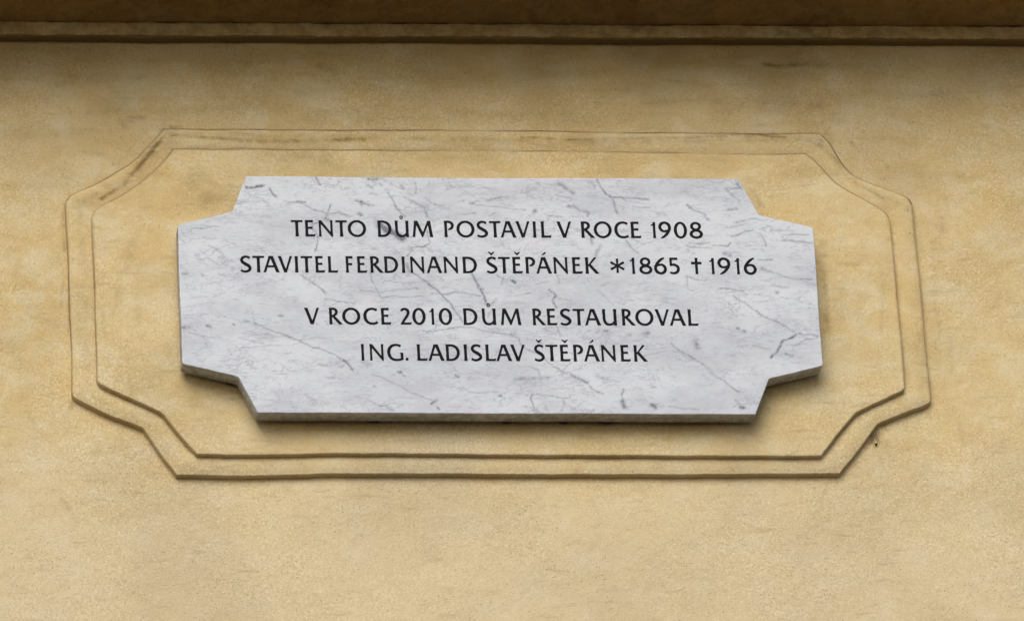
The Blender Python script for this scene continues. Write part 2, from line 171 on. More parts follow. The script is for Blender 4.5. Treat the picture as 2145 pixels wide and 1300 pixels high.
def relief_slab(outline, tl, bl, br, tr, step, smooth_r, y_front, profile, warp, fine, bumpy, marks, front_g=0., top_round=1.):
    """A slab whose outline is wider than tall and notched at the corners. outline: counter-clockwise ring
    starting at index tl (top left corner) and running down the left side. Front is a regular grid."""
    P = np.array(outline); n = len(P)
    ring = [P[(tl + i) % n] for i in range(n)]
    def idx(k): return (k - tl) % n
    L = np.array(ring[0:idx(bl) + 1]); Rr = np.array(ring[idx(br):idx(tr) + 1])[::-1]
    zt, zb = (L[0, 1] + Rr[0, 1]) / 2, (L[-1, 1] + Rr[-1, 1]) / 2
    kt = (Rr[0, 1] - L[0, 1]) / (Rr[0, 0] - L[0, 0]); kb = (Rr[-1, 1] - L[-1, 1]) / (Rr[-1, 0] - L[-1, 0])
    def unt(C):
        s = (C[:, 1] - zb) / (zt - zb); o = C.copy(); o[:, 1] -= C[:, 0] * (kb + (kt - kb) * s); return o
    L, Rr = unt(L), unt(Rr)
    for C in (L, Rr): C[0, 1], C[-1, 1] = zt, zb
    nr = int((zt - zb) / step) + 1; zs = np.linspace(zb, zt, nr)
    xl = np.interp(zs, L[::-1, 1], L[::-1, 0]); xr = np.interp(zs, Rr[::-1, 1], Rr[::-1, 0])
    sgr = smooth_r / ((zt - zb) / (nr - 1))
    up = np.clip((zs - zb) / (zt - zb) * 4 - 2, 0, 1)
    xl = gauss1(xl, sgr) * (1 - up) + gauss1(xl, sgr * top_round) * up
    xr = gauss1(xr, sgr) * (1 - up) + gauss1(xr, sgr * top_round) * up
    nc = int((xr.max() - xl.min()) / step) + 1; us = np.linspace(0, 1, nc)
    X = xl[:, None] + (xr - xl)[:, None] * us[None]; Z = np.repeat(zs[:, None], nc, 1)
    s = (Z - zb) / (zt - zb); Z = Z + X * (kb + (kt - kb) * s)
    DX = warp * warp_x(X, Z) + fine * fine_x(X, Z); DZ = warp * warp_z(X, Z) + fine * fine_z(X, Z)
    X, Z = X + DX, Z + DZ
    Y = np.full(X.shape, y_front) + bumpy * (undul(X, Z) + .35 * undul2(X, Z))
    ids = np.arange(nr * nc).reshape(nr, nc)
    V = [np.stack([X.ravel(), Y.ravel(), Z.ravel() + ZC], 1)]
    Q = [np.stack([ids[:-1, :-1], ids[:-1, 1:], ids[1:, 1:], ids[1:, :-1]], -1).reshape(-1, 4)]
    rid = np.concatenate([ids[0, :-1], ids[:-1, -1], ids[-1, :0:-1], ids[:0:-1, 0]])
    rx, rz, ry = X.ravel()[rid], Z.ravel()[rid], Y.ravel()[rid]
    tx, tz = np.roll(rx, -1) - np.roll(rx, 1), np.roll(rz, -1) - np.roll(rz, 1)
    ln = np.hypot(tx, tz) + 1e-9; nx, nz = tz / ln, -tx / ln
    def smooth_ring(a):
        k = np.array([1, 2, 3, 2, 1]) / 9.; return sum(w * np.roll(a, i - 2) for i, w in enumerate(k))
    nx, nz = smooth_ring(nx), smooth_ring(nz)
    prev = rid; base = nr * nc; e0 = np.zeros(nr * nc); e0[rid] = front_g * np.where(nz > .25, 1., np.where(nz < -.25, 0., np.where(nx < 0, .1, .45))); edge = [e0]  # right-facing edges darker: their shade is painted in with the dirt
    for out_, y, g in profile:
        yy = ry + y if y < .0045 else np.full(len(rid), y_front + y)
        V.append(np.stack([rx + nx * out_, yy, rz + nz * out_ + ZC], 1))
        cur = np.arange(base, base + len(rid)); base += len(rid)
        Q.append(np.stack([prev, cur, np.roll(cur, -1), np.roll(prev, -1)], 1)); prev = cur
        up = np.clip(nz, -1, 1)
        edge.append(g * np.where(up > .25, 1., np.where(up < -.25, .15, .4)))
    V = np.concatenate(V); Q = np.concatenate(Q)
    attrs = marks(V[:, 0], V[:, 2] - ZC, np.concatenate(edge))
    me = mesh_from(V, Q, True, attrs)
    return me, list(zip(rx, rz))

# ---------------------------------------------------------------- node helpers
class N:
    def __init__(s, name):
        s.m = bpy.data.materials.new(name); s.m.use_nodes = True
        s.t = s.m.node_tree; s.b = s.t.nodes["Principled BSDF"]
    def n(s, t, **kw):
        x = s.t.nodes.new(t)
        for k, v in kw.items(): setattr(x, k, v)
        return x
    def l(s, a, b): s.t.links.new(a, b)
    def put(s, sock, v):
        if isinstance(v, bpy.types.NodeSocket): s.l(v, sock)
        elif v is not None: sock.default_value = v
    def pos(s, scale=(1, 1, 1), rot=(0, 0, 0)):
        g = s.n("ShaderNodeNewGeometry"); m = s.n("ShaderNodeMapping")
        s.l(g.outputs["Position"], m.inputs["Vector"])
        m.inputs["Scale"].default_value = scale; m.inputs["Rotation"].default_value = rot
        return m.outputs[0]
    def noise(s, vec, scale, detail=4, rough=.55, dist=0, off=None):
        x = s.n("ShaderNodeTexNoise"); s.l(vec, x.inputs["Vector"])
        x.inputs["Scale"].default_value = scale; x.inputs["Detail"].default_value = detail
        x.inputs["Roughness"].default_value = rough; x.inputs["Distortion"].default_value = dist
        return x.outputs["Fac"]
    def ramp(s, fac, lo, hi, a=0., b=1.):
        x = s.n("ShaderNodeMapRange", interpolation_type='SMOOTHSTEP'); s.put(x.inputs[0], fac)
        x.inputs[1].default_value = lo; x.inputs[2].default_value = hi
        x.inputs[3].default_value = a; x.inputs[4].default_value = b
        return x.outputs[0]
    def math(s, op, a, b=None, c=None):
        x = s.n("ShaderNodeMath", operation=op); s.put(x.inputs[0], a); s.put(x.inputs[1], b)
        if c is not None: s.put(x.inputs[2], c)
        return x.outputs[0]
    def mix(s, fac, a, b, blend='MIX'):
        x = s.n("ShaderNodeMix", data_type='RGBA', blend_type=blend)
        s.put(x.inputs[0], fac)
        s.put(x.inputs[6], a if not isinstance(a, tuple) else (*a, 1)); s.put(x.inputs[7], b if not isinstance(b, tuple) else (*b, 1))
        return x.outputs[2]
    def attr(s, name):
        return s.n("ShaderNodeAttribute", attribute_name=name).outputs["Fac"]
    def bump(s, h, dist, strength=1., normal=None):
        x = s.n("ShaderNodeBump"); s.l(h, x.inputs["Height"]); x.inputs["Distance"].default_value = dist
        x.inputs["Strength"].default_value = strength
        if normal is not None: s.l(normal, x.inputs["Normal"])
        return x.outputs[0]

def plaster_material(name, tint=(1, 1, 1), dirt=0.0):
    s = N(name); p = s.pos()
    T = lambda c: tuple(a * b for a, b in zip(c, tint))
    big = s.noise(p, 5.5, 5, .6, .4); mid = s.noise(s.pos((1, 1, 1.6), (0, .2, 0)), 19, 6, .62, .5)
    sml = s.noise(p, 85, 5, .6); grain = s.noise(p, 760, 3, .7); grit = s.noise(p, 330, 5, .78)
    col = s.mix(s.ramp(big, .36, .66), T((.645, .482, .235)), T((.665, .525, .285)))
    col = s.mix(s.ramp(mid, .48, .64, 0, .85), col, T((.69, .58, .37)))                    # paler limewash clouds
    col = s.mix(s.ramp(mid, .50, .35, 0, .5), col, T((.585, .41, .175)))                    # ochre clouds
    red = s.noise(s.pos((1, 1, 1), (.5, .3, 0)), 34, 5, .6)
    col = s.mix(s.ramp(red, .53, .70, 0, .5), col, T((.62, .445, .27)))
    green = s.noise(s.pos((1, 1, 1), (1.5, .9, 0)), 14, 5, .6)
    col = s.mix(s.ramp(green, .54, .72, 0, .42), col, T((.53, .435, .25)))
    pos_xyz = s.n('ShaderNodeSeparateXYZ'); s.l(p, pos_xyz.inputs[0])
    wz = s.math('ADD', s.math('SUBTRACT', pos_xyz.outputs[2], ZC), s.math('MULTIPLY_ADD', big, .5, -.25))
    col = s.mix(s.ramp(wz, -.08, -.30, 0, .62), col, T((.69, .58, .405)))           # paler towards the bottom
    # dirt flecks: random grains in loose patches
    patch = s.noise(p, 13, 4, .6, .3)
    v = s.n("ShaderNodeTexVoronoi", feature='F1'); s.l(p, v.inputs["Vector"]); v.inputs["Scale"].default_value = 430
    sepc = s.n("ShaderNodeSeparateColor"); s.l(v.outputs["Color"], sepc.inputs[0])
    thr = s.ramp(patch, .40, .66, .96, .52)
    pick = s.math('GREATER_THAN', sepc.outputs[0], thr)
    size = s.math('MULTIPLY_ADD', sepc.outputs[1], .30, .13)
    dot = s.ramp(s.math('DIVIDE', v.outputs["Distance"], size), .55, 1.1, 1, 0)
    pit = s.math('MULTIPLY', dot, pick)
    col = s.mix(s.math('MULTIPLY', pit, s.math('MULTIPLY_ADD', sepc.outputs[2], .46, .12)), col, T((.20, .13, .06)))
    col = s.mix(s.ramp(grain, .35, .65, .0, .26), col, T((.42, .30, .16)))
    col = s.mix(s.ramp(grit, .60, .75, .0, .30), col, T((.74, .62, .43)))
    vs = s.n("ShaderNodeTexVoronoi", feature='F1'); s.l(p, vs.inputs["Vector"]); vs.inputs["Scale"].default_value = 640
    sc = s.n("ShaderNodeSeparateColor"); s.l(vs.outputs["Color"], sc.inputs[0])
    sandy = s.ramp(s.noise(p, 6, 4, .6), .38, .62, .35, 1.)
    col = s.mix(s.math('MULTIPLY', s.ramp(sc.outputs[0], .55, 1., 0, .30), sandy), col, T((.36, .26, .13)))
    col = s.mix(s.math('MULTIPLY', s.ramp(sc.outputs[1], .62, 1., 0, .45), sandy), col, T((.86, .72, .48)))
    # brush and trowel smears, faint
    smear = s.noise(s.pos((1, 1, 5.5), (0, .05, 0)), 24, 5, .6, .3)
    col = s.mix(s.ramp(smear, .55, .72, 0, .42), col, T((.42, .32, .18)))
    # dirt with cornice shade painted in, dense under the cornice line and thinning downwards with an uneven edge
    st = s.attr("stain_shade"); stn = s.math('MULTIPLY', s.math('MULTIPLY', st, s.ramp(sml, .34, .60, .6, 1.2)), s.ramp(s.noise(s.pos((1, 1, 1.5)), 42, 5, .65, .6), .36, .60, .5, 1.3))
    col = s.mix(s.math('MINIMUM', stn, .92), col, T((.19, .125, .04)))
    so = s.math('MULTIPLY', s.attr("dirt_shade"), s.ramp(s.noise(s.pos((1, 1, 3.)), 9, 4, .55), .3, .7, .75, 1.15))
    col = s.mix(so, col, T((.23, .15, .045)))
    gr = s.attr("grime_shade")
    brk = s.noise(p, 40, 5, .7)
    grf = s.math('MULTIPLY', gr, s.math('MULTIPLY', s.ramp(brk, .30, .52, .6, 1.), s.ramp(s.noise(p, 11, 3, .5), .36, .60, .5, 1.)))
    col = s.mix(s.math('MINIMUM', grf, .9), col, T((.165, .105, .06)))
    if dirt: col = s.mix(dirt, col, (.10, .07, .035))
    s.l(col, s.b.inputs["Base Color"])
    s.b.inputs["Roughness"].default_value = .93
    s.b.inputs["Specular IOR Level"].default_value = .2
    rough_patch = s.ramp(s.noise(p, 7, 3, .5), .42, .62, .35, 1.)
    n1 = s.bump(s.noise(p, 45, 5, .6), .0012, .4)
    n2 = s.bump(s.math('MULTIPLY', grit, rough_patch), .0014, 1., n1)
    n3 = s.bump(grain, .0008, .9, n2)
    n4 = s.bump(s.math('MULTIPLY', pit, -1), .0006, .5, n3)
    s.l(n4, s.b.inputs["Normal"])
    return s.m

def marble_material():
    s = N("marble"); p = s.pos()
    cloud = s.noise(s.pos((1, 1, 2.2), (0, -.12, 0)), 9, 5, .6, .3)
    col = s.mix(s.ramp(cloud, .38, .62), (.46, .466, .488), (.585, .592, .603))
    hue = s.noise(s.pos((1, 1, 1.7), (.4, 0, 0)), 30, 4, .6)
    col = s.mix(s.ramp(hue, .38, .66, 0, .5), col, (.525, .565, .585))
    hue2 = s.noise(s.pos((1, 1, 1.7), (1.4, .6, 0)), 26, 4, .6)
    col = s.mix(s.ramp(hue2, .48, .72, 0, .45), col, (.58, .56, .585))
    # fine grey threads lying along the bedding, in drifts
    def thread(scale, squash, rot, width, dist, fac, gate_s, lo, hi, c):
        n = s.noise(s.pos((1, 1, squash), (0, rot, 0)), scale, 6, .62, dist)
        rd = s.math('ABSOLUTE', s.math('SUBTRACT', n, .5))
        ln = s.ramp(rd, 0, width, 1, 0)
        gate = s.ramp(s.noise(s.pos((1, 1, 1.8), (0, rot, .3)), gate_s, 4, .6), lo, hi)
        return s.math('MULTIPLY', s.math('MULTIPLY', ln, gate), fac), c
    for f, c in (thread(26, 4.5, -.10, .026, .3, .66, 30, .45, .60, (.31, .31, .36)),
                 thread(15, 2.6, -.25, .014, .5, .65, 22, .46, .60, (.24, .24, .29)),
                 thread(13, 2.4, .62, .010, .6, .68, 9, .42, .58, (.27, .27, .32)),
                 thread(28, 3., .5, .013, .5, .58, 16, .44, .60, (.33, .32, .38)),
                 thread(60, 5.5, -.06, .040, .1, .46, 44, .46, .62, (.36, .35, .40))):
        col = s.mix(f, col, c)
    fl = s.noise(s.pos((1, 1, 3.2), (0, -.1, 0)), 150, 4, .6)
    col = s.mix(s.ramp(fl, .57, .72, 0, .40), col, (.34, .34, .38))
    vn = s.attr("vein"); vb = s.noise(p, 230, 4, .65)
    vf = s.math('MULTIPLY', vn, s.ramp(vb, .36, .60, .75, 1.5))
    col = s.mix(s.math('MINIMUM', vf, .9), col, (.085, .09, .12))
    ed = s.attr("grime_shade"); en = s.noise(p, 130, 4, .6)
    col = s.mix(s.math('MULTIPLY', ed, s.ramp(en, .35, .65, .25, .8)), col, (.21, .18, .12))   # unpolished, dusty sides, underside shade painted in
    s.l(col, s.b.inputs["Base Color"])
    s.put(s.b.inputs["Roughness"], .46)
    s.b.inputs["Specular IOR Level"].default_value = .35
    s.l(s.bump(s.noise(p, 420, 3, .6), .0002, .25), s.b.inputs["Normal"])
    return s.m

def flat_material(name, c, rough, noise_scale=300, var=.3, bump=.0002):
    s = N(name); p = s.pos(); n = s.noise(p, noise_scale, 4, .6)
    s.l(s.mix(s.ramp(n, .35, .65), tuple(x * (1 - var) for x in c), tuple(x * (1 + var) for x in c)), s.b.inputs["Base Color"])
    s.b.inputs["Roughness"].default_value = rough
    s.b.inputs["Specular IOR Level"].default_value = .18
    s.l(s.bump(n, bump, .5), s.b.inputs["Normal"])
    return s.m

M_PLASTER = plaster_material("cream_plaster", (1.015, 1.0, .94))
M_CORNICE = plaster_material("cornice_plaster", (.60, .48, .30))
M_MARBLE = marble_material()
M_INK = flat_material("black_letter_paint", (.004, .0035, .004), .75, 500, .35, .0001)
M_DAB = flat_material("dark_mortar", (.05, .04, .028), .95, 180, .4, .001)
M_WEB = flat_material("dusty_web", (.17, .13, .085), .95, 400, .3, .0002)

# faint dirt smears lying level across the sheltered upper wall and down the sides of the panel
_r = np.random.default_rng(21)
for _ in range(70):
    cx, cz, L = _r.uniform(-520, 560), _r.uniform(150, 325), _r.uniform(10, 75)
    k = _r.uniform(-.06, .08)
    STAINS_SHADE.append(([(cx - L, cz - k * L), (cx, cz + _r.normal() * 2), (cx + L, cz + k * L)], _r.uniform(9, 40), _r.uniform(.05, .17)))
for _ in range(46):
    cx = _r.choice([-1, 1]) * _r.uniform(365, 540); cz, L = _r.uniform(-160, 150), _r.uniform(6, 40)
    STAINS_SHADE.append(([(cx, cz - L), (cx + _r.normal() * 4, cz + L)], _r.uniform(6, 24), _r.uniform(.04, .15)))
STAINS_SHADE += [([(-355, 213), (-100, 208), (120, 206), (372, 211)], 16, .30), ([(-350, 212), (-390, 165), (-455, 126)], 26, .30),
           ([(-453, 120), (-452, -90)], 20, .16), ([(-468, 128), (-467.5, 60), (-468.5, -20)], 3, .3), ([(-440, 100), (-440.5, 20)], 3, .3),
           ([(372, 212), (400, 165), (455, 132)], 14, .18)]

# ---------------------------------------------------------------- facade: wall, stepped panel, cornice
facade = tag(empty("facade_wall", (0, 0, ZC)), "cream yellow plastered facade wall with a stepped panel below a dark cornice", "wall")
PZ = .332
def dirt_shade(x, z):
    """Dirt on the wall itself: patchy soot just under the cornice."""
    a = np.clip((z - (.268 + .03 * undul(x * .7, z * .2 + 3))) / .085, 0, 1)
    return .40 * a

border_me, border_ring = relief_slab(BORDER, 17, 5, 6, 16, .0022, .0022, BORDER_Y,
    [(.0005, .0003, .9), (.0011, .0012, 1.), (.0014, .0030, 1.), (.0020, .0140, 1.)], .00052, .00010, .00030,
    lambda x, z, e: {"stain_shade": painted(x, z, STAINS_SHADE, 0, 5, 1.0), "dirt_shade": dirt_shade(x, z), "grime_shade": e}, .95, 2.2)
field_me, field_ring = relief_slab(FIELD, 17, 5, 6, 16, .0022, .0022, FIELD_Y,
    [(.0005, .0003, .8), (.0010, .0011, .9), (.0013, .0026, 1.), (.0018, .0120, 1.)], .00052, .00010, .00030,
    lambda x, z, e: {"stain_shade": painted(x, z, STAINS_SHADE, 0, 5, 1.0), "dirt_shade": dirt_shade(x, z), "grime_shade": e}, .85, 2.2)
# the panel border also carries the line of dirt and painted shade where the raised field meets it
def add_line(me, ring, sg, amt=1.0):
    n = len(me.vertices); co = np.empty(n * 3, dtype=np.float32); me.vertices.foreach_get("co", co); co = co.reshape(-1, 3)
    g = np.empty(n, dtype=np.float32); me.attributes["grime_shade"].data.foreach_get("value", g)
    rg = ring[::3]
    g = np.maximum(g, amt * edge_grime_shade(co[:, 0], co[:, 2] - ZC, rg, sg))
    me.attributes["grime_shade"].data.foreach_set("value", g.astype(np.float32))
add_line(border_me, field_ring, .0026, .62)

def wall_mesh():
    xs = np.concatenate([-.62 - np.geomspace(.01, 2.2, 26)[::-1], np.arange(-.62, .69, .0024), .69 + np.geomspace(.01, 2.2, 26)])
    zs = np.concatenate([-.43 - np.geomspace(.01, 2.4, 26)[::-1], np.arange(-.43, .352, .0024), .352 + np.geomspace(.01, .5, 8)])
    X, Z = np.meshgrid(xs, zs)
    Y = .00035 * undul(X, Z) + .00012 * undul2(X, Z) - .0012 * np.exp(-((Z - .30) / .05) ** 2) * (1 + .5 * undul(X * .5, Z))
    ids = np.arange(X.size).reshape(X.shape)
    Q = np.stack([ids[:-1, :-1], ids[:-1, 1:], ids[1:, 1:], ids[1:, :-1]], -1).reshape(-1, 4)
    V = np.stack([X.ravel(), Y.ravel(), Z.ravel() + ZC], 1); x, z = X.ravel(), Z.ravel()
    return mesh_from(V, Q, True, {"stain_shade": painted(x, z, STAINS_SHADE, 0, 5), "dirt_shade": dirt_shade(x, z), "grime_shade": np.zeros(len(x))})
def pillow(me, ring, width, h):
    """Round the face of the border into a low cushion between its two edges."""
    n = len(me.vertices); co = np.empty(n * 3, dtype=np.float32); me.vertices.foreach_get("co", co); co = co.reshape(-1, 3)
    x, z = co[:, 0].astype(float), co[:, 2].astype(float) - ZC; d = np.full(n, 1.)
    P = np.array(ring[::2])
    for p, q in zip(P, np.roll(P, -1, 0)):
        m = (x > min(p[0], q[0]) - width) & (x < max(p[0], q[0]) + width) & (z > min(p[1], q[1]) - width) & (z < max(p[1], q[1]) + width)
        if m.any(): d[m] = np.minimum(d[m], seg_dist(x[m], z[m], p, q)[0])
    front = co[:, 1] < BORDER_Y + .0012
    co[:, 1] -= np.where(front & (d < width), h * np.sin(np.pi * np.clip(d / width, 0, 1)) ** .8, 0)
    me.vertices.foreach_set("co", co.ravel()); me.update()
pillow(border_me, border_ring, .027, .0024)
wall_me = wall_mesh()
add_line(wall_me, border_ring, .0032, .62)
ground_me = bpy.data.meshes.new("ground")
ground_me.from_pydata([(-40, -60, 0), (40, -60, 0), (40, 1, 0), (-40, 1, 0)], [], [(0, 1, 2, 3)])
tag(link("ground", ground_me, flat_material("ground_paving", (.075, .068, .058), .9, 3, .2, .002)), kind="structure")
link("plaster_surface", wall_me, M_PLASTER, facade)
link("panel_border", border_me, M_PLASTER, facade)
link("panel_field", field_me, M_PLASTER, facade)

def run(profile, seed, amp, dirt=.25, under_shade=0., tilt=.0030):
    """A moulding: the (y, z) profile carried along the wall with small hand-made unevenness."""
    xs = np.concatenate([-.7 - np.geomspace(.02, 2.1, 14)[::-1], np.arange(-.7, .8, .006), .8 + np.geomspace(.02, 2.1, 14)])
    P = []
    for (a, b), (c, d) in zip(profile[:-1], profile[1:]):
        k = max(1, int(math.hypot(c - a, d - b) / .012))
        P += [(a + (c - a) * t / k, b + (d - b) * t / k) for t in range(k)]
    P.append(profile[-1]); P = np.array(P)
    w1, w2 = waves(seed, 10, .03, .3), waves(seed + 1, 14, .006, .03)
    X = np.repeat(xs[:, None], len(P), 1); S = np.repeat(np.arange(len(P))[None] * .02, len(xs), 0)
    Y = P[None, :, 0] + amp * w1(X, S) + amp * .4 * w2(X, S)
    Z = P[None, :, 1] + tilt * X + amp * w1(X + 5, S) + amp * .4 * w2(X + 3, S)
    ids = np.arange(X.size).reshape(X.shape)
    Q = np.stack([ids[:-1, :-1], ids[:-1, 1:], ids[1:, 1:], ids[1:, :-1]], -1).reshape(-1, 4)
    x, z = X.ravel(), Z.ravel()
    return mesh_from(np.stack([x, Y.ravel(), z + ZC], 1), Q, False, {"stain_shade": dirt + (.12 * np.clip(undul(x, z * 3), 0, 1) + under_shade * np.tile((P[:, 1] < .3322), len(xs))), "grime_shade": np.zeros(len(x))})  # shade of the fillet's underside painted in as a dark tone
OVER = .200
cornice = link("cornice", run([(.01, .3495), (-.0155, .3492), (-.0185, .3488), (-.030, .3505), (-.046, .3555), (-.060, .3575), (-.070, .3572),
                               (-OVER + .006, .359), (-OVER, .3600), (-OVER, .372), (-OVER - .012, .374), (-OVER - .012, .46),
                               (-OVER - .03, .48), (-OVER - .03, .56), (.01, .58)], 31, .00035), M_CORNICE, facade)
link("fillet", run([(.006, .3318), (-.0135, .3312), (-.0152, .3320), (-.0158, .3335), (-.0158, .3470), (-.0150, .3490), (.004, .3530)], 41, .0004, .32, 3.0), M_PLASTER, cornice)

# ---------------------------------------------------------------- memorial plaque
plaque = tag(empty("memorial_plaque", (0, SLAB_BACK, ZC)), "white marble memorial plaque with notched corners and black lettering", "plaque")
slab_me, slab_ring = relief_slab(SLAB, 10, 3, 4, 9, .00105, .0009, SLAB_Y,
    [(.0003, .0001, .0), (.0007, .0005, .35), (.0007, .0100, .85), (.0007, .0203, 1.)], .00025, .00007, 0.0,
    lambda x, z, e: {"vein": painted(x, z, VEINS, .045, 9, 1.25, .00052), "grime_shade": np.where(e > 0, .5 + .5 * (e > .1), 0)})
link("slab", slab_me, M_MARBLE, plaque)

# back of the slab, so the stone is closed
bk = bpy.data.meshes.new("slab_back")
ringb = [(x, SLAB_BACK - .0001, z + ZC) for x, z in slab_ring[::4]]
bk.from_pydata(ringb, [], [list(range(len(ringb)))])
bk.attributes.new("vein", 'FLOAT', 'POINT'); bk.attributes.new("grime_shade", 'FLOAT', 'POINT')
link("slab_back", bk, M_MARBLE, plaque)

def lump(cx, cy, cz, rx, ry, rz, seed):
    r = np.random.default_rng(seed); V = []; F = []; nu, nv = 10, 7
    for j in range(nv + 1):
        for i in range(nu):
            th, ph = 2 * math.pi * i / nu, math.pi * j / nv
            k = 1 + r.uniform(-.22, .22)
            V.append((cx + rx * k * math.sin(ph) * math.cos(th), cy + ry * math.cos(ph) * (1 + .0 * k), cz + rz * k * math.sin(ph) * math.sin(th)))
    for j in range(nv):
        for i in range(nu):
            a, b = j * nu + i, j * nu + (i + 1) % nu
            F.append((a, a + nu, b + nu, b))
    me = bpy.data.meshes.new("lump"); me.from_pydata(V, [], F); me.validate(); me.update()
    for p_ in me.polygons: p_.use_smooth = True
    return me
for k, (x, z) in enumerate(DABS):
    link("mortar_dab", lump(x, -.0212, z + ZC + .007, (.009, .007, .013, .006, .007, .012, .011)[k], .0036, .0042, 50 + k), M_DAB, plaque)

# ---------------------------------------------------------------- lettering
def bez(pts, n=10):
    """Catmull-Rom through (x, y, width) points."""
    P = [np.array(p, float) for p in pts]; P = [2 * P[0] - P[1]] + P + [2 * P[-1] - P[-2]]
    o = []
    for i in range(1, len(P) - 2):
        for t in np.linspace(0, 1, n, endpoint=False):
            a, b, c, d = P[i - 1:i + 3]
            o.append(.5 * (2 * b + (c - a) * t + (2 * a - 5 * b + 4 * c - d) * t * t + (3 * b - a - 3 * c + d) * t ** 3))
    o.append(P[-2]); return o
def stem(x, w=.150, y0=0, y1=1, fl=.032):
    return ('q', [(x, y0 + (y1 - y0) * t, w + fl * abs(2 * t - 1) ** 3.2) for t in np.linspace(0, 1, 9)], 1)
def diag(x0, y0, x1, y1, w, fl=.02):
    """Straight slanting stroke; w is across the stroke; ends cut level with cap line and baseline."""
    e = .12
    return ('q', [(x0 + (x1 - x0) * t, y0 + (y1 - y0) * t, w + fl * abs(2 * t - 1) ** 3) for t in np.linspace(-e, 1 + e, 9)], 1)
def leg(x0, y0, x1, y1, w, e0=0, e1=.12, fl=.02):
    return ('q', [(x0 + (x1 - x0) * t, y0 + (y1 - y0) * t, w + fl * max(0, t) ** 3) for t in np.linspace(-e0, 1 + e1, 9)], 1)
def bar(x0, x1, y, w=.115, fl=.025):
    return ('q', [(x0 + (x1 - x0) * t, y, w + fl * t ** 3) for t in np.linspace(0, 1, 6)], 0)
def foot(x0, x1):
    return ('p', [(x0, 0), (x1 - .05, 0), (x1 + .01, .165), (x1 - .055, .132), (x1 - .13, .12), (x0, .118)], 0)
def ribbon(*pts): return ('q', bez(pts), 0)
def ring_(cx, cy, rx, ry, wh, wv):
    return ('q', [(cx + rx * math.cos(a), cy + ry * math.sin(a), wh * math.cos(a) ** 2 + wv * math.sin(a) ** 2) for a in np.linspace(0, 2 * math.pi, 49)], 0)
S_ = [ribbon((.565, .865, .13), (.46, .935, .115), (.31, .955, .115), (.17, .89, .135), (.105, .75, .15), (.17, .61, .16), (.33, .50, .168), (.49, .39, .166), (.57, .25, .155), (.50, .115, .135), (.34, .045, .118), (.18, .055, .115), (.045, .125, .12))]
E_ = [stem(.085), bar(.06, .47, .942), bar(.1, .44, .535, .105, .03), foot(.03, .595)]
A_ = [diag(.065, 0, .385, 1, .115), diag(.80, 0, .455, 1, .155), bar(.2, .66, .365, .10, 0)]
U_ = [ribbon((.085, 1.0, .178), (.085, .93, .16), (.088, .6, .15), (.10, .33, .15), (.19, .12, .145), (.36, .047, .118), (.52, .075, .112), (.65, .19, .10), (.70, .30, .08)), stem(.715)]
T_ = [stem(.335), ('p', [(-.0, .875), (.03, .885), (.30, .885), (.64, .885), (.655, .87), (.675, .985), (.66, 1.0), (.3, .998), (.02, 1.0)], 0)]
R_B = ribbon((.04, .948, .105), (.20, .952, .11), (.35, .915, .13), (.435, .82, .15), (.43, .69, .15), (.34, .58, .125), (.19, .515, .085))
SIX = [ribbon((.60, .995, .05), (.46, .93, .11), (.28, .77, .14), (.13, .54, .15), (.08, .34, .155), (.15, .14, .15), (.34, .04, .125), (.53, .10, .145), (.63, .29, .155), (.56, .49, .14), (.40, .575, .115), (.27, .545, .10), (.20, .49, .07))]
def turn(strokes, w):
    o = []
    for k, pts, c in strokes: o.append((k, [(w - p[0], 1 - p[1], *p[2:]) for p in pts], c))
    return o
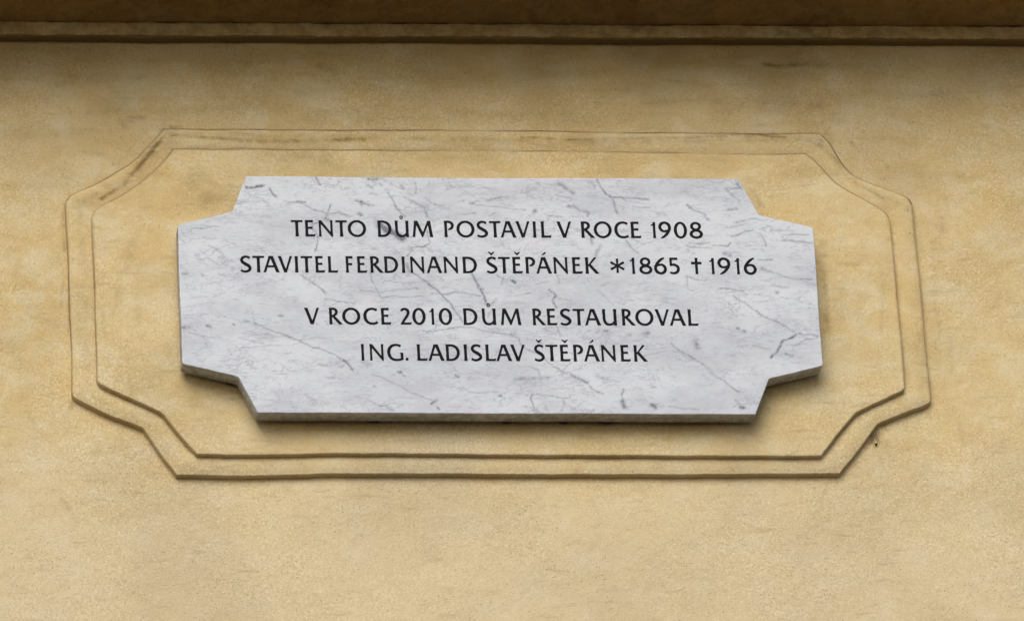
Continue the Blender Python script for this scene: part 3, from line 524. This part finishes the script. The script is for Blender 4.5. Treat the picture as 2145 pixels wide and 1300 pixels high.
GL = {
 'T': (.67, T_), 'E': (.60, E_), 'I': (.19, [stem(.095)]),
 'F': (.48, [stem(.085), bar(.06, .46, .942), bar(.1, .42, .52, .105, .03)]),
 'L': (.61, [stem(.085), foot(.03, .605)]),
 'N': (.84, [stem(.085, .115), stem(.765, .115, .1, 1), ('p', [(.0, 1), (.165, 1), (.83, .10), (.83, -.02), (.765, -.025), (.025, .93)], 0)]),
 'O': (1.0, [ring_(.5, .5, .425, .455, .160, .120)]), '0': (.73, [ring_(.365, .5, .285, .455, .158, .118)]),
 'D': (.82, [stem(.085), ribbon((.04, .944, .112), (.28, .944, .116), (.50, .89, .135), (.66, .75, .155), (.735, .52, .165), (.67, .27, .15), (.50, .105, .13), (.28, .058, .116), (.04, .056, .112))]),
 'U': (.79, U_), 'M': (1.14, [diag(.075, 0, .195, 1, .125), ('p', [(.13, 1), (.305, 1), (.60, .25), (.575, 0), (.53, -.01)], 0), ('p', [(.86, 1), (.985, 1), (.585, -.01), (.535, -.01), (.53, .16)], 0), diag(1.06, 0, .935, 1, .150)]),
 'P': (.60, [stem(.085), ribbon((.04, .945, .11), (.22, .95, .12), (.40, .90, .145), (.50, .76, .16), (.47, .61, .15), (.36, .51, .115), (.22, .465, .06))]),
 'S': (.66, S_), 'A': (.87, A_), 'V': (.80, [diag(.07, 1, .395, 0, .150), diag(.735, 1, .40, 0, .112)]),
 'R': (.75, [stem(.085), R_B, leg(.22, .53, .675, 0, .145)]),
 'C': (.80, [ribbon((.75, .865, .135), (.62, .935, .12), (.46, .955, .118), (.27, .90, .135), (.13, .74, .155), (.08, .5, .163), (.14, .25, .15), (.29, .09, .13), (.48, .045, .12), (.64, .065, .118), (.775, .135, .125))]),
 'G': (.90, [ribbon((.76, .875, .125), (.63, .938, .118), (.47, .955, .118), (.27, .90, .135), (.13, .74, .155), (.08, .5, .163), (.14, .25, .15), (.29, .09, .13), (.48, .045, .118), (.66, .05, .115), (.85, .10, .11)), stem(.815, .14, .05, .47, .02), ('p', [(.69, .475), (.89, .475), (.87, .42), (.69, .43)], 0)]),
 'K': (.76, [stem(.085), ('p', [(.14, .50), (.20, .45), (.68, 1), (.52, 1)], 0), leg(.23, .56, .69, 0, .15)]),
 '1': (.32, [stem(.22, .145, 0, .98), ('p', [(.27, 1.01), (.22, 1.01), (.10, .86), (-.02, .81), (.0, .765), (.08, .775), (.17, .80)], 0)]),
 '2': (.66, [ribbon((.05, .83, .10), (.16, .925, .125), (.31, .95, .13), (.45, .87, .155), (.49, .73, .155), (.42, .55, .145), (.27, .33, .13), (.08, .06, .11)), ('p', [(.0, 0), (.62, 0), (.685, .155), (.60, .12), (.1, .118), (.03, .08)], 0)]),
 '5': (.65, [bar(.07, .53, .942, .115, .02), stem(.125, .125, .50, 1, .01), ribbon((.10, .53, .09), (.24, .58, .115), (.42, .54, .14), (.545, .41, .158), (.55, .24, .158), (.44, .10, .14), (.26, .045, .12), (.05, .095, .10))]),
 '6': (.71, SIX), '9': (.71, turn(SIX, .71)),
 '8': (.72, [ring_(.345, .745, .225, .205, .145, .115), ring_(.36, .265, .285, .22, .155, .12)]),
 '*': (.72, [('q', [(.36 + .44 * t * math.sin(a), .49 + .44 * t * math.cos(a), .09 + .04 * abs(t)) for t in np.linspace(-1, 1, 9)], 0) for a in (0, math.radians(60), math.radians(-60))]),
 '†': (.64, [stem(.32, .145, 0, 1, .02), ('q', [(x, .68, .12 + .025 * abs(x - .32) / .32) for x in np.linspace(0, .64, 9)], 0)]),
 '.': (.17, [('d', (.085, .085, .088), 0)]),
}
def accent(base, kind):
    w, st = GL[base]; c = w / 2
    if kind == 'caron': ex = [('p', [(c - .19, 1.31), (c - .145, 1.335), (c, 1.235), (c + .145, 1.335), (c + .19, 1.31), (c + .03, 1.125), (c - .03, 1.125)], 0)]
    if kind == 'acute': ex = [('p', [(c - .10, 1.13), (c - .06, 1.115), (c + .14, 1.22), (c + .16, 1.30), (c + .10, 1.325), (c + .05, 1.27)], 0)]
    if kind == 'ring': ex = [ring_(c, 1.205, .078, .078, .05, .05)]
    return (w, st + ex)
GL['Š'], GL['Ě'], GL['Á'], GL['Ů'] = accent('S', 'caron'), accent('E', 'caron'), accent('A', 'acute'), accent('U', 'ring')

def inside(px, py, poly):
    m = np.zeros(px.shape, bool); n = len(poly)
    for i in range(n):
        (x0, y0), (x1, y1) = poly[i], poly[(i + 1) % n]
        if y0 == y1: continue
        c = ((y0 > py) != (y1 > py)) & (px < (x1 - x0) * (py - y0) / (y1 - y0) + x0)
        m ^= c
    return m

def glyph_mesh(ch, cap, depth):
    w, strokes = GL[ch]; res = 130.
    gx = np.arange(-.12, w + .14, 1 / res); gy = np.arange(-.12, 1.45, 1 / res)
    X, Y = np.meshgrid(gx, gy); M = np.zeros(X.shape, bool)
    def fill(poly, clip):
        P = np.array(poly); a, b = P.min(0), P.max(0)
        i0, i1 = np.searchsorted(gx, a[0]), np.searchsorted(gx, b[0]) + 1; j0, j1 = np.searchsorted(gy, a[1]), np.searchsorted(gy, b[1]) + 1
        sx, sy = X[j0:j1, i0:i1], Y[j0:j1, i0:i1]
        k = inside(sx, sy, poly)
        if clip: k &= (sy >= 0) & (sy <= 1)
        M[j0:j1, i0:i1] |= k
    for kind, pts, clip in strokes:
        if kind == 'p': fill(pts, clip)
        elif kind == 'd': M |= np.hypot(X - pts[0], Y - pts[1]) < pts[2]
        else:
            P = np.array([p[:2] for p in pts], float); W = np.array([p[2] for p in pts], float) * 1.09
            T = np.gradient(P, axis=0)
            if np.allclose(P[0], P[-1]): T[0] = T[-1] = P[1] - P[-2]
            T /= np.hypot(T[:, 0], T[:, 1])[:, None] + 1e-9; Nn = np.stack([-T[:, 1], T[:, 0]], 1)
            A, B = P + Nn * W[:, None] / 2, P - Nn * W[:, None] / 2
            for i in range(len(P) - 1): fill([A[i], A[i + 1], B[i + 1], B[i]], clip)
    F = M.astype(float)
    for _ in range(2): F = np.apply_along_axis(gauss1, 0, F, 1.1); F = np.apply_along_axis(gauss1, 1, F, 1.1)
    # contour at 0.5
    segs = {}
    H, Wd = F.shape
    B4 = (F > .5).astype(int)
    code = B4[:-1, :-1] + 2 * B4[:-1, 1:] + 4 * B4[1:, 1:] + 8 * B4[1:, :-1]
    tab = {1: [(3, 0)], 2: [(0, 1)], 3: [(3, 1)], 4: [(1, 2)], 5: [(3, 2), (1, 0)], 6: [(0, 2)], 7: [(3, 2)], 8: [(2, 3)], 9: [(2, 0)], 10: [(0, 3), (2, 1)], 11: [(2, 1)], 12: [(1, 3)], 13: [(1, 0)], 14: [(0, 3)]}
    pos = {}
    def ept(j, i, e):
        if e == 0: k = ('h', j, i); a, b = F[j, i], F[j, i + 1]
        elif e == 2: k = ('h', j + 1, i); a, b = F[j + 1, i], F[j + 1, i + 1]
        elif e == 3: k = ('v', j, i); a, b = F[j, i], F[j + 1, i]
        else: k = ('v', j, i + 1); a, b = F[j, i + 1], F[j + 1, i + 1]
        if k not in pos:
            t = (.5 - a) / (b - a)
            pos[k] = (k[2] + t, k[1]) if k[0] == 'h' else (k[2], k[1] + t)
        return k
    for j, i in zip(*np.nonzero((code > 0) & (code < 15))):
        for e0, e1 in tab[int(code[j, i])]: segs[ept(j, i, e0)] = ept(j, i, e1)
    loops = []
    while segs:
        k0 = next(iter(segs)); lp = [k0]; k = segs.pop(k0)
        while k != k0 and k in segs: lp.append(k); k = segs.pop(k)
        if len(lp) > 8: loops.append([pos[q] for q in lp])
    def simp(pts, eps):
        P = np.array(pts); keep = np.zeros(len(P), bool); far = int(np.argmax(np.hypot(*(P - P[0]).T))); keep[[0, far]] = True
        st = [(0, far), (far, len(P))]
        while st:
            a, b = st.pop()
            if b - a < 2: continue
            q = P[b % len(P)]; d = q - P[a]; L = np.hypot(*d) + 1e-9
            dd = np.abs((P[a + 1:b, 0] - P[a, 0]) * d[1] - (P[a + 1:b, 1] - P[a, 1]) * d[0]) / L
            m = int(np.argmax(dd))
            if dd[m] > eps: keep[a + 1 + m] = True; st += [(a, a + 1 + m), (a + 1 + m, b)]
        return P[keep]
    cu = bpy.data.curves.new("glyph", 'CURVE'); cu.dimensions = '2D'; cu.fill_mode = 'BOTH'; cu.extrude = depth / 2
    for lp in loops:
        P = simp(lp, .22)
        if len(P) < 4: continue
        sp = cu.splines.new('POLY'); sp.points.add(len(P) - 1); sp.use_cyclic_u = True
        for q, (i, j) in zip(sp.points, P):
            q.co = ((gx[0] + i / res - w / 2) * cap, (gy[0] + j / res) * cap, 0, 1)
    ob = bpy.data.objects.new("glyph", cu)
    me = bpy.data.meshes.new_from_object(ob)
    bpy.data.objects.remove(ob); bpy.data.curves.remove(cu)
    me.transform(Matrix.Rotation(math.pi / 2, 4, 'X'))
    me.name = "letter_shape"; me.materials.clear(); me.materials.append(M_INK)
    return me

CAP = .0197
shapes = {}
for ch, x, z, wd in LETTERS:
    if ch not in shapes: shapes[ch] = glyph_mesh(ch, CAP, .0006)
    o = bpy.data.objects.new("letter", shapes[ch]); scene.collection.objects.link(o)
    o.parent = plaque
    o.location = (x, SLAB_Y - SLAB_BACK - .0001, z)
    o.scale = (wd / (GL[ch][0] * CAP), 1, 1)

# ---------------------------------------------------------------- cobweb under the lower right notch of the border
def strands(paths, rad):
    V, F = [], []
    for pts in paths:
        P = [Vector(p) for p in pts]
        for i, q in enumerate(P):
            t = (P[min(i + 1, len(P) - 1)] - P[max(i - 1, 0)]).normalized()
            a = t.orthogonal().normalized(); b = t.cross(a)
            for k in range(4):
                an = k * math.pi / 2; V.append(q + (a * math.cos(an) + b * math.sin(an)) * rad * random.uniform(.6, 1.4))
        s0 = len(V) - 4 * len(P)
        for i in range(len(P) - 1):
            for k in range(4):
                F.append((s0 + 4 * i + k, s0 + 4 * i + (k + 1) % 4, s0 + 4 * i + 4 + (k + 1) % 4, s0 + 4 * i + 4 + k))
    me = bpy.data.meshes.new("strands"); me.from_pydata([tuple(v) for v in V], [], F); me.update(); return me
wx, wz = WEB[3]
web = tag(empty("cobweb", (wx, -.003, ZC + wz)), "dusty brown cobweb with a dark speck under the lower right notch of the panel border", "cobweb")
paths = []
for k in range(22):
    x0 = random.uniform(WEB[1][0] + .006, WEB[4][0]); z0 = WEB[4][1] + (x0 - WEB[4][0]) * 1.25 + random.uniform(-.002, .003)
    L = random.uniform(.004, .015); a = random.uniform(-.9, .5)
    p0 = Vector((x0, random.uniform(-.008, -.002), z0 + ZC)); p1 = Vector((x0 + math.sin(-a) * L, -.0008, z0 - math.cos(a) * L + ZC))
    md = (p0 + p1) / 2 + Vector((random.uniform(-.001, .001), 0, -.001))
    paths.append([p0, md, p1])
link("web", strands(paths, .00014), M_WEB, web)
link("speck", lump(WEB[2][0], -.0016, WEB[2][1] + ZC, .0015, .0013, .0012, 77), M_DAB, web)
